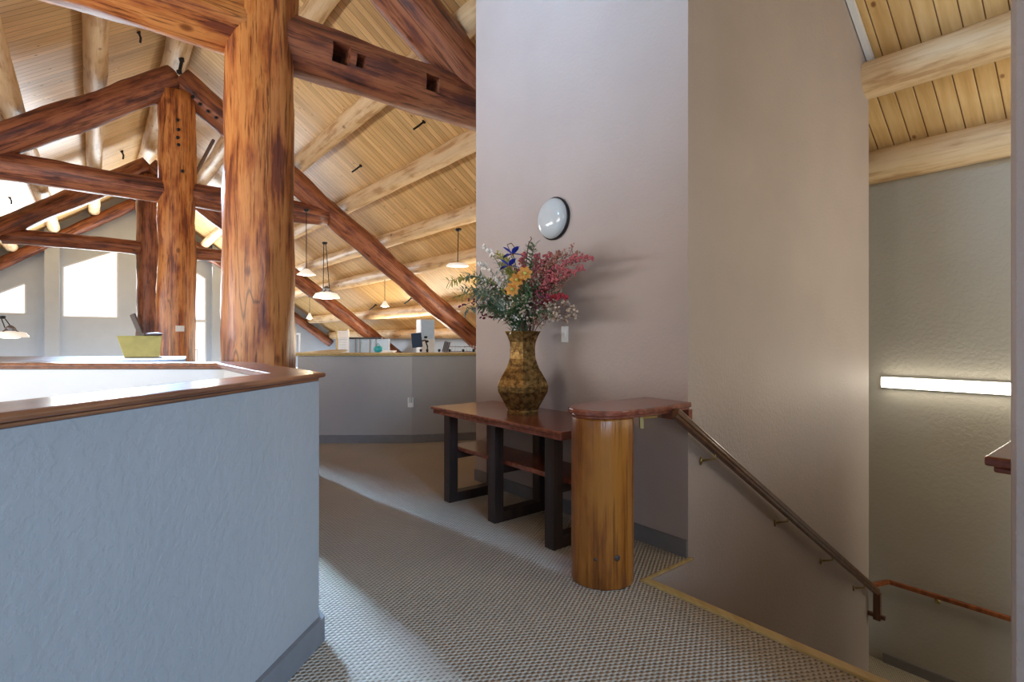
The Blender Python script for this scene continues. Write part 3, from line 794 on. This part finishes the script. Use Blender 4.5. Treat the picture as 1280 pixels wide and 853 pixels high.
# ------------------------------------------------------------------ vase
VP = TS(-.30, 1.183, .757)
bm = bmesh.new()
prof = [(.0, .120), (.018, .124), (.03, .117), (.09, .150), (.165, .192), (.205, .196), (.25, .178), (.33, .128), (.40, .101), (.46, .094), (.52, .102), (.57, .122), (.597, .139), (.600, .139), (.597, .128), (.56, .108), (.45, .082), (.30, .10), (.05, .08)]
lathe(bm, [(r*1.07, z) for z, r in prof], 6, ang0=math.radians(31))
for z0_ in (.30, .405, .50): pass
o = link('vase_body', bm, 'hammered_brass', bev=.004)
vase = thing('vase', VP, 'tall six-sided antique brass vase holding the flowers on the console table', 'vase')
o.parent = vase
bm = bmesh.new(); lathe(bm, [(.128, .0), (.132, .012), (.128, .024)], 6, ang0=math.radians(31)); link('foot_ring', bm, 'hammered_brass', vase, bev=.003)
bm = bmesh.new()
for k in range(0, 6):
    a = math.radians(31+30+60*k); p = Vector((.086*math.cos(a), .086*math.sin(a), .44)); q_ = Vector((math.cos(a), math.sin(a), 0)).to_track_quat('Z', 'Y').to_matrix().to_4x4(); q_.translation = p
    bmesh.ops.create_cone(bm, cap_ends=True, segments=20, radius1=.032, radius2=.028, depth=.012, matrix=q_)
link('medallion', bm, 'hammered_brass', vase, bev=.002)

# ------------------------------------------------------------------ flowers
rnd = random.Random(11)
MOUTH = VP+Vector((0, 0, .585))
def tip(px, py, dt):
    """point seen at the pixel, dt metres in front of the tall wall (t = -dt)"""
    r = Vector(((px-640)/F, 1, (424-py)/F)); a = Vector((r.x, r.y, 0)).dot(E2)
    s = (K.dot(E2)-dt)/a; return Vector((s*r.x, s*r.y, 1.3+s*r.z))
def curve_pts(a, b, n=8, sag=.0, side=0):
    a = Vector(a); b = Vector(b); L = (b-a).length
    c = a+Vector((0, 0, L*.55))+(b-a)*.18
    out = []
    for i in range(n+1):
        f = i/n; p = a*(1-f)**2+c*2*f*(1-f)+b*f*f
        out.append(p)
    return out
def petal(bm, base, dirv, L, W, curl=.2, up=None):
    dirv = dirv.normalized(); up = up or (Vector((0, 0, 1)) if abs(dirv.z) < .9 else Vector((1, 0, 0)))
    x = dirv.cross(up).normalized(); y = x.cross(dirv)
    rows = [(0, .15), (.3, .75), (.6, 1), (.85, .65), (1, .08)]; pr = None
    for f, w in rows:
        c = base+dirv*L*f+y*(curl*L*f*f)
        r = [bm.verts.new(c-x*W*w/2+y*W*.12*w), bm.verts.new(c), bm.verts.new(c+x*W*w/2+y*W*.12*w)]
        if pr: bm.faces.new((pr[0], pr[1], r[1], r[0])); bm.faces.new((pr[1], pr[2], r[2], r[1]))
        pr = r
def rv(s=1.): return Vector((rnd.uniform(-1, 1), rnd.uniform(-1, 1), rnd.uniform(-1, 1)))*s
def sprig(name, px, py, dt, label, cat, group, kind, stemmat='stem_green', n=14, size=.011, spread=.07, start=.5):
    b = tip(px, py, dt); a = MOUTH+Vector((rnd.uniform(-.06, .06), rnd.uniform(-.06, .06), -.12))
    pts = curve_pts(a, b, 9)
    t = thing(name, a, label, cat, group); L = [p-a for p in pts]
    bm = bmesh.new(); tube(bm, L, [.0042-.0026*i/9 for i in range(10)], 5)
    heads = []
    for k in range(n):
        f = start+(1-start)*(k+rnd.random()*.6)/n; f = min(f, .995); i = int(f*9); q = f*9-i
        p = L[i].lerp(L[min(i+1, 9)], q); e = p+rv(spread*(1.15-.75*(f-start)/(1-start+1e-6)))+Vector((0, 0, spread*.3))
        tube(bm, [p, p.lerp(e, .5)+rv(.005), e], .0015, 4, False); heads.append((e, (L[min(i+1, 9)]-L[i]).normalized()))
    heads.append((L[-1], (L[-1]-L[-2]).normalized()))
    link('stem', bm, stemmat, t)
    return t, heads, L
def berries(t, heads, mat, size, per=3, jit=.016, pname='blossoms', sq=.8):
    bm = bmesh.new()
    for e, d_ in heads:
        for _ in range(per):
            M = Matrix.Translation(e+rv(jit))@Matrix.Rotation(rnd.random()*6, 4, 'X')@Matrix.Rotation(rnd.random()*6, 4, 'Z')@Matrix.Diagonal((1, 1, sq, 1))
            bmesh.ops.create_icosphere(bm, subdivisions=1, radius=size*rnd.uniform(.7, 1.25), matrix=M)
    o = link(pname, bm, mat, t, smooth=True); o['kind'] = 'stuff'
def florets(t, heads, mat, size, per=2, jit=.012, pname='blossoms'):
    bm = bmesh.new()
    for e, d_ in heads:
        for _ in range(per):
            c = e+rv(jit); ax = rv().normalized(); x = ax.orthogonal().normalized(); y = ax.cross(x)
            for k in range(5):
                an = 2*math.pi*k/5; petal(bm, c, x*math.cos(an)+y*math.sin(an)+ax*.3, size, size*.75, .2, ax)
    o = link(pname, bm, mat, t); o['kind'] = 'stuff'
def leaves(t, L, mat, size, n, wid=.22, f0=.25, pname='leaves', droop=.2):
    bm = bmesh.new()
    for k in range(n):
        f = f0+(1-f0)*k/n; i = min(int(f*9), 8); p = L[i].lerp(L[i+1], f*9-i); dd = (L[i+1]-L[i]).normalized()
        side = dd.cross(rv()).normalized()
        petal(bm, p, dd*.8+side*.9, size*rnd.uniform(.6, 1.2), size*wid, -droop)
    o = link(pname, bm, mat, t); o['kind'] = 'stuff'

G = 'dried flower stems in the brass vase'
# filler, cream and white (baby's breath)
spots = [(606, 352, .42, 'at the left edge of the bouquet, level with the lilies'), (624, 330, .30, 'left of the irises'), (640, 372, .40, 'just below the lower lily'), (660, 378, .45, 'low in the centre, over the right of the vase rim'),
         (672, 352, .38, 'right of the lilies'), (690, 345, .22, 'among the pink branches at upper right'), (652, 352, .25, 'right behind the large lily'), (676, 382, .3, 'low right, above the wine berries'), (700, 366, .2, 'beside the red spike'),
         (628, 388, .35, 'over the left of the vase rim'), (612, 372, .25, 'at lower left beside the green fronds'), (690, 392, .35, 'lowest right, near the cream sprays'), (664, 330, .2, 'between the pink spikes at the top')]
for px, py, dt, wh in spots:
    t, H, L = sprig('baby_breath_sprig', px, py, dt, 'sprig of tiny pale blossoms ' + wh, 'flower', 'cream filler sprigs in the bouquet', 0, 'stem_green', 26, .01, .085, .35)
    florets(t, H, 'petal_cream' if px > 640 else 'petal_white', .0115, 2, .022); leaves(t, L, 'leaf_green', .06, 34, .2)
# low right cream sprays
for px, py, lab in ((722, 398, 'cream dried spray reaching lowest right out of the bouquet'), (708, 402, 'cream dried spray under the lowest right one, beside the switch plate'), (716, 385, 'cream dried spray low on the right side of the bouquet')):
    t, H, L = sprig('cream_spray', px, py, .3, lab, 'flower', G, 0, 'stem_brown', 22, .01, .05, .45)
    florets(t, H, 'petal_cream', .012, 3, .016)
# pink and rust sprays on the right
for px, py, mat, lab in ((738, 322, 'petal_pink', 'pink blossom branch reaching farthest right'), (722, 316, 'petal_rust', 'rusty brown airy branch at the upper right of the bouquet'), (712, 348, 'petal_rust', 'rusty twig of small buds at mid right of the bouquet'),
                         (688, 318, 'petal_pink', 'dense pink blossom spike arching at the top right of centre'), (672, 320, 'petal_pink', 'dense pink blossom spike just left of the arching pink spike'), (654, 318, 'petal_pink', 'pink spike beside the blue irises'),
                         (700, 318, 'petal_rust', 'tall rusty spray behind the pink spikes'), (706, 372, 'petal_red', 'red spike pointing right at mid height'), (696, 352, 'petal_red', 'red clustered flower right of centre'),
                         (728, 338, 'petal_pink', 'thin pink twig below the farthest right branch'), (644, 340, 'petal_pink', 'short pink spike behind the orange lily'), (716, 330, 'petal_rust', 'brownish spray between the pink branches')):
    dense = 'spike' in lab or 'farthest' in lab
    t, H, L = sprig('blossom_branch', px, py, .28, lab, 'flower', G, 0, 'stem_brown', 34 if dense else 30, .01, .03 if dense else .075, .5 if dense else .3)
    berries(t, H, mat, .0085 if dense else .0068, 5 if dense else 4, .018)
# dark berries
for px, py, lab in ((600, 398, 'wine-red berry sprig at the lower left'), (592, 388, 'wine-red berry sprig farthest low left'), (613, 360, 'dark red berry sprig among the white florets at left'), (686, 372, 'dark wine berry sprig in the middle right'), (575, 384, 'reddish seed sprig drooping at the far left')):
    t, H, L = sprig('berry_sprig', px, py, .36, lab, 'flower', G, 0, 'stem_brown', 12, .01, .035, .6)
    berries(t, H, 'petal_wine', .009, 2, .012, 'berries')
# white delphinium-like on left top
for px, py, lab in ((606, 310, 'tall white flower spike at the upper left of the bouquet'), (618, 346, 'white flower spike at mid left of the bouquet'), (598, 330, 'slim white flower spike at the left edge against the tall wall')):
    t, H, L = sprig('white_spike', px, py, .35, lab, 'flower', G, 0, 'stem_green', 12, .01, .03, .6)
    florets(t, H, 'petal_white', .018, 2, .01)
# greens on the left
for px, py, mat, lab in ((560, 352, 'leaf_yellow', 'yellow-green feathery frond reaching left over the ledge'), (566, 372, 'leaf_yellow', 'yellow-green frond lowest at the far left'), (576, 362, 'leaf_sage', 'sage green leafy frond at left'), (584, 344, 'leaf_sage', 'sage green frond pointing up left'),
                         (592, 368, 'leaf_sage', 'sage green frond lower left of centre'), (602, 382, 'leaf_green', 'green frond low on the left above the vase'), (616, 392, 'leaf_green', 'dark green frond just over the vase rim at left'), (622, 318, 'leaf_yellow', 'yellow-green seed head at upper left of the irises'),
                         (630, 328, 'leaf_yellow', 'yellow-green grass spike left of the irises'), (640, 388, 'leaf_green', 'dark green leaves over the vase mouth'), (662, 362, 'leaf_green', 'green leaves right of the orange lily'), (668, 306, 'leaf_green', 'thin green shoot at the top of the bouquet'), (582, 388, 'leaf_sage', 'pale sage frond drooping at lower left'), (652, 376, 'leaf_green', 'green frond in the middle of the bouquet')):
    t, H, L = sprig('leafy_frond', px, py, .42, lab, 'foliage', G, 0, 'stem_green', 3, .01, .03, .6)
    leaves(t, L, mat, .085, 80, .16, .25); leaves(t, L, mat, .04, 60, .35, .4, 'leaflets')
# curled tendrils
for px, py, lab in ((634, 306, 'thin curling tendril looping above the irises'), (661, 304, 'thin bent dark twig at the very top centre')):
    b = tip(px, py, .35); a = MOUTH+Vector((0, 0, -.1)); pts = curve_pts(a, b, 9)
    pts += [b+Vector((.03, 0, .012)), b+Vector((.055, 0, -.02)), b+Vector((.06, 0, -.06))] if px < 640 else [b+Vector((.02, 0, .03)), b+Vector((.012, 0, .045))]
    t = thing('tendril', a, lab, 'foliage', G); bm = bmesh.new(); tube(bm, [p-a for p in pts], .0035, 5); link('stem', bm, 'stem_brown', t)
# blue irises, orange lily
for px, py, lab in ((641, 318, 'blue iris, the upper of the two'), (637, 333, 'blue iris, the lower left of the two')):
    b = tip(px, py, .46); a = MOUTH+Vector((0, 0, -.1)); pts = curve_pts(a, b, 9)
    t = thing('iris', a, lab, 'flower', G); bm = bmesh.new(); tube(bm, [p-a for p in pts], .0045, 6); link('stem', bm, 'stem_green', t)
    c = b-a
    for k in range(6):
        an = 2*math.pi*k/6; bm = bmesh.new()
        petal(bm, c, Vector((math.cos(an), math.sin(an)*.8-.35, .55 if k % 2 else .0)), .085, .05, -.25 if k % 2 == 0 else .1)
        link('petal', bm, 'petal_blue', t, smooth=True)
    bm = bmesh.new(); blob(bm, c, .012); link('flower_centre', bm, 'petal_orange', t)
for px, py, lab in ((646, 350, 'large orange-yellow lily in the middle of the bouquet'), (640, 362, 'second orange lily just under the large one'), (656, 342, 'small yellow lily right of the large orange one')):
    b = tip(px, py, .50); a = MOUTH+Vector((0, 0, -.1)); pts = curve_pts(a, b, 9)
    t = thing('lily', a, lab, 'flower', G); bm = bmesh.new(); tube(bm, [p-a for p in pts], .005, 6); link('stem', bm, 'stem_green', t)
    c = b-a
    for k in range(7):
        an = 2*math.pi*k/7+.3; bm = bmesh.new()
        petal(bm, c, Vector((math.cos(an)*.9, -.5+.2*math.sin(an), math.sin(an)*.9)), .048, .036, -.45, Vector((0, -1, .2)))
        link('petal', bm, 'petal_orange', t, smooth=True)
    bm = bmesh.new(); blob(bm, c+Vector((0, -.02, 0)), .014); link('flower_centre', bm, 'leaf_yellow', t)

# ------------------------------------------------------------------ yellow box with dark paddle
p = at(178, 447, 4.72); p.z = 1.14
t = thing('yellow_box', p, 'tapered yellow-green box standing on the wide grey ledge', 'box', rz=.62)
bm = bmesh.new()
for y0, y1 in ((0, .14),):
    v = []
    for y in (y0, y1):
        for x, z in ((-.13, 0), (.13, 0), (.145, .185), (-.185, .185)): v.append(bm.verts.new((x, y+(.02 if z else 0), z)))
    for f in ((0, 1, 2, 3), (7, 6, 5, 4), (0, 4, 5, 1), (1, 5, 6, 2), (3, 2, 6, 7), (0, 3, 7, 4)): bm.faces.new([v[i] for i in f])
link('box_body', bm, 'yellow_card', t, bev=.004)
bm = bmesh.new(); box(bm, -.185, .145, .015, .165, .184, .188); link('rim', bm, 'leaf_yellow', t)
t = thing('dark_paddle', p+Vector((-.07, .09, .188)), 'dark brown paddle handle leaning up out of the yellow box', 'paddle')
bm = bmesh.new(); bar(bm, (.0, 0, .0), (-.085, 0, .20), .05, .02, Vector((0, 1, 0)))
bm2 = bmesh.new(); bar(bm2, (-.02, 0, -.17), (.0, 0, .03), .07, .025, Vector((0, 1, 0)))
link('handle', bm, 'brown_dark', t, bev=.008); link('blade', bm2, 'brown_dark', t, bev=.004)
t = thing('folded_cloth', p+Vector((.05, .08, .189)), 'small dark lump lying on the rim of the yellow box', 'cloth')
bm = bmesh.new(); blob(bm, (0, 0, .012), .06, 2, (1.3, .6, .28)); link('cloth', bm, 'brown_dark', t, smooth=True)

# ------------------------------------------------------------------ office behind the far low wall
def desk(name, px0, px1, Y, label, ztop=1.06, depth=.7, mat='white_paint'):
    x0 = (px0-640)/F*Y; x1 = (px1-640)/F*Y; t = thing(name, ((x0+x1)/2, Y, 0), label, 'desk'); w = (x1-x0)/2
    bm = bmesh.new(); box(bm, -w, w, 0, depth, ztop-.04, ztop); link('desktop', bm, mat, t, bev=.005)
    for sx in (-1, 1):
        for y in (.04, depth-.04):
            bm = bmesh.new(); box(bm, sx*w-.03*(sx > 0)-.0, sx*w+.03*(sx < 0), y-.02, y+.02, 0, ztop-.04); link('leg', bm, 'office_grey', t)
desk('office_desk', 500, 640, 8.6, 'white standing desk behind the tan ledge, next to the tall wall')
desk('office_desk', 432, 492, 11.8, 'long white work counter in the office behind the tan ledge, left part', .98)
# monitor
p = at(521, 440, 8.75); p.z = 1.06
t = thing('computer_monitor', p, 'dark blue computer monitor tilted on its arm over the white desk', 'monitor')
bm = bmesh.new(); M = Matrix.Translation((0, 0, .22))@Matrix.Rotation(math.radians(-6), 4, 'Y'); box(bm, -.085, .085, -.015, .015, -.12, .12, M); link('screen', bm, 'screen_blue', t, bev=.006)
bm = bmesh.new(); tube(bm, [Vector((.06, .03, .2)), Vector((.13, .05, .22)), Vector((.17, .05, .12)), Vector((.17, .05, .005))], .014, 8); link('arm', bm, 'black_metal', t)
bm = bmesh.new(); lathe(bm, [(.06, 0), (.06, .012), (.02, .02)], 16, Matrix.Translation((.17, .05, 0))); link('base', bm, 'black_metal', t)
bm = bmesh.new(); blob(bm, (.14, .05, .27), .03, 1, (1.2, 1, .8)); blob(bm, (.16, .05, .2), .03, 1, (1.2, 1, .8)); link('joint', bm, 'black_metal', t)
# wall cabinet column
x0, x1 = 526, 543; Yc = 10.2
p = at((x0+x1)/2, 421, Yc); p.z = 0
t = thing('tall_cabinet', p, 'tall narrow white cabinet column rising behind the blue monitor', 'cabinet', rz=.5)
bm = bmesh.new(); box(bm, -.14, .14, 0, .26, 0, 1.68); link('body', bm, 'white_paint', t, bev=.006)
bm = bmesh.new(); box(bm, -.135, .135, -.018, -.001, 1.30, 1.66); dr = link('door', bm, 'pale_blue', t, bev=.004)
bm = bmesh.new(); box(bm, -.135, .135, -.018, -.001, .2, 1.28); link('door', bm, 'white_paint', t, bev=.004)
# louvred panel
p = at(428, 430, 12.4); p.z = 0
t = thing('louvred_panel', p, 'white slatted standing panel with pale wooden frame at the office left end', 'panel')
bm = bmesh.new()
for k in range(22): box(bm, -.10, .11, -.012, .012, .62+k*.04, .65+k*.04)
link('slats', bm, 'white_trim', t)
for nm_, xx in (('frame_post', -.13), ('frame_post', .13)):
    bm = bmesh.new(); box(bm, xx-.02, xx+.02, -.02, .02, 0, 1.52); link(nm_, bm, 'nosing_wood' if xx < 0 else 'white_trim', t)
bm = bmesh.new(); box(bm, -.13, .13, -.018, .018, 1.50, 1.54); link('frame_rail', bm, 'nosing_wood', t)
# whiteboard / bright panel with shelf frame
p = at(455, 430, 12.9); p.z = 0
t = thing('white_board', p, 'pale blue-white board on metal stand behind the work counter', 'board')
bm = bmesh.new(); box(bm, -.40, .62, 0, .03, .75, 1.30); link('board', bm, 'pale_blue', t, bev=.004)
for xx in (-.2, -.1, .12, .26):
    bm = bmesh.new(); bar(bm, (xx, -.03, 0), (xx+(.03 if xx > .1 else 0), -.03, 1.33), .022, .022, Vector((0, 1, 0))); link('leg', bm, 'office_grey', t)
bm = bmesh.new(); box(bm, -.40, .45, -.05, -.02, 1.30, 1.34); link('top_rail', bm, 'black_metal', t)
# teal bag + paper pile
p = at(472, 441, 11.9); p.z = .98
t = thing('teal_bag', p, 'small teal bag lying on the work counter below the far rafter', 'bag')
bm = bmesh.new(); blob(bm, (0, .05, .09), .10, 2, (1.1, .7, .8)); link('bag_body', bm, 'teal', t, smooth=True)
bm = bmesh.new(); tube(bm, [Vector((-.05, .05, .16)), Vector((0, .05, .22)), Vector((.05, .05, .16))], .008, 6); link('handle', bm, 'teal', t)
p = at(484, 441, 11.85); p.z = .98
t = thing('paper_pile', p, 'white heap of papers beside the teal bag', 'papers')
for k in range(5):
    bm = bmesh.new(); M = Matrix.Rotation(rnd.uniform(-.4, .4), 4, 'Z'); box(bm, -.13, .13, .0, .2, .012*k, .012*k+.011, M); link('sheet_stack', bm, 'white_plastic', t)
# laptop-like dark tilted panel
p = at(558, 441, 8.9); p.z = 1.06
t = thing('tilted_tray', p, 'dark grey slatted tray leaning on the desk right of the monitor', 'tray')
bm = bmesh.new(); M = Matrix.Translation((0, 0, .10))@Matrix.Rotation(math.radians(14), 4, 'Y'); box(bm, -.055, .055, -.01, .01, -.09, .10, M); link('panel', bm, 'office_grey', t)
bm = bmesh.new()
for k in range(4): box(bm, -.05+.026*k, -.04+.026*k, -.016, -.009, -.08, .09, M)
link('slats', bm, 'black_metal', t)
# wire rack on desk
p = at(577, 441, 8.8); p.z = 1.06
t = thing('wire_rack', p, 'low silver wire rack on the desk near the tall wall', 'rack')
bm = bmesh.new()
for z in (.03, .11): tube(bm, [Vector((-.22, 0, z)), Vector((.24, 0, z))], .007, 6)
for k in range(10): tube(bm, [Vector((-.22+.05*k, 0, 0)), Vector((-.20+.05*k, 0, .13))], .005, 5)
link('wires', bm, 'grey_metal', t)
for k, x in enumerate((526, 534, 549, 562, 579, 592)):
    Yk = 6.72; p = at(x, 443, Yk); p.z = 1.137
    t = thing('small_knob', p, ('tiny dark knob on the tan ledge, %s from the left' % ('first', 'second', 'third', 'fourth', 'fifth', 'sixth')[k]), 'knob', 'tiny dark knobs on the tan ledge')
    bm = bmesh.new(); lathe(bm, [(.014, 0), (.014, .012), (.02, .022), (.012, .034)], 10); link('knob', bm, 'black_metal', t, smooth=True)
# white frame at the end of the far ledge
p = at(372, 443, 7.6); p.z = 0
t = thing('white_stand', p, 'narrow white metal frame standing right of the nearest log post', 'stand')
for xx in (-.035, .03):
    bm = bmesh.new(); box(bm, xx-.012, xx+.012, -.01, .01, 0, 1.36); link('upright', bm, 'white_trim', t)
bm = bmesh.new(); box(bm, -.047, .042, -.01, .01, 1.36, 1.385); link('top_bar', bm, 'white_trim', t)
# desk and office machines seen between the posts
t0 = (at(262, 450, 8.9)); x = t0.x
t = thing('office_cart', (x+.1, 9.6, 0), 'low grey office cart seen between the nearest and middle posts', 'cart')
bm = bmesh.new(); box(bm, -.3, .3, 0, .5, .1, .92); link('body', bm, 'office_grey', t, bev=.01)
bm = bmesh.new(); box(bm, -.32, .32, -.02, .52, .92, .95); link('top', bm, 'white_paint', t, bev=.005)
for sx in (-.25, .25):
    for y in (.05, .45):
        bm = bmesh.new(); lathe(bm, [(.05, -.015), (.05, .015)], 12, Matrix.Translation((sx, y, .05))@Matrix.Rotation(math.pi/2, 4, 'Y')); link('wheel', bm, 'black_metal', t)
t = thing('desk_phone', (x+.02, 9.75, .95), 'dark blue desk telephone on the grey cart between the posts', 'telephone')
bm = bmesh.new(); box(bm, -.1, .1, 0, .16, 0, .06); link('body', bm, 'screen_blue', t, bev=.01)
bm = bmesh.new(); bar(bm, (-.1, .03, .085), (.1, .08, .13), .04, .035); link('handset', bm, 'black_metal', t, bev=.01)
t = thing('blue_folder_box', (x-.17, 9.75, .95), 'small blue file box left of the desk telephone', 'box')
bm = bmesh.new(); box(bm, -.07, .05, 0, .2, 0, .10); link('box_body', bm, 'pale_blue', t, bev=.004)
bm = bmesh.new(); box(bm, -.075, .055, -.005, .205, .10, .115); link('lid', bm, 'screen_blue', t, bev=.003)
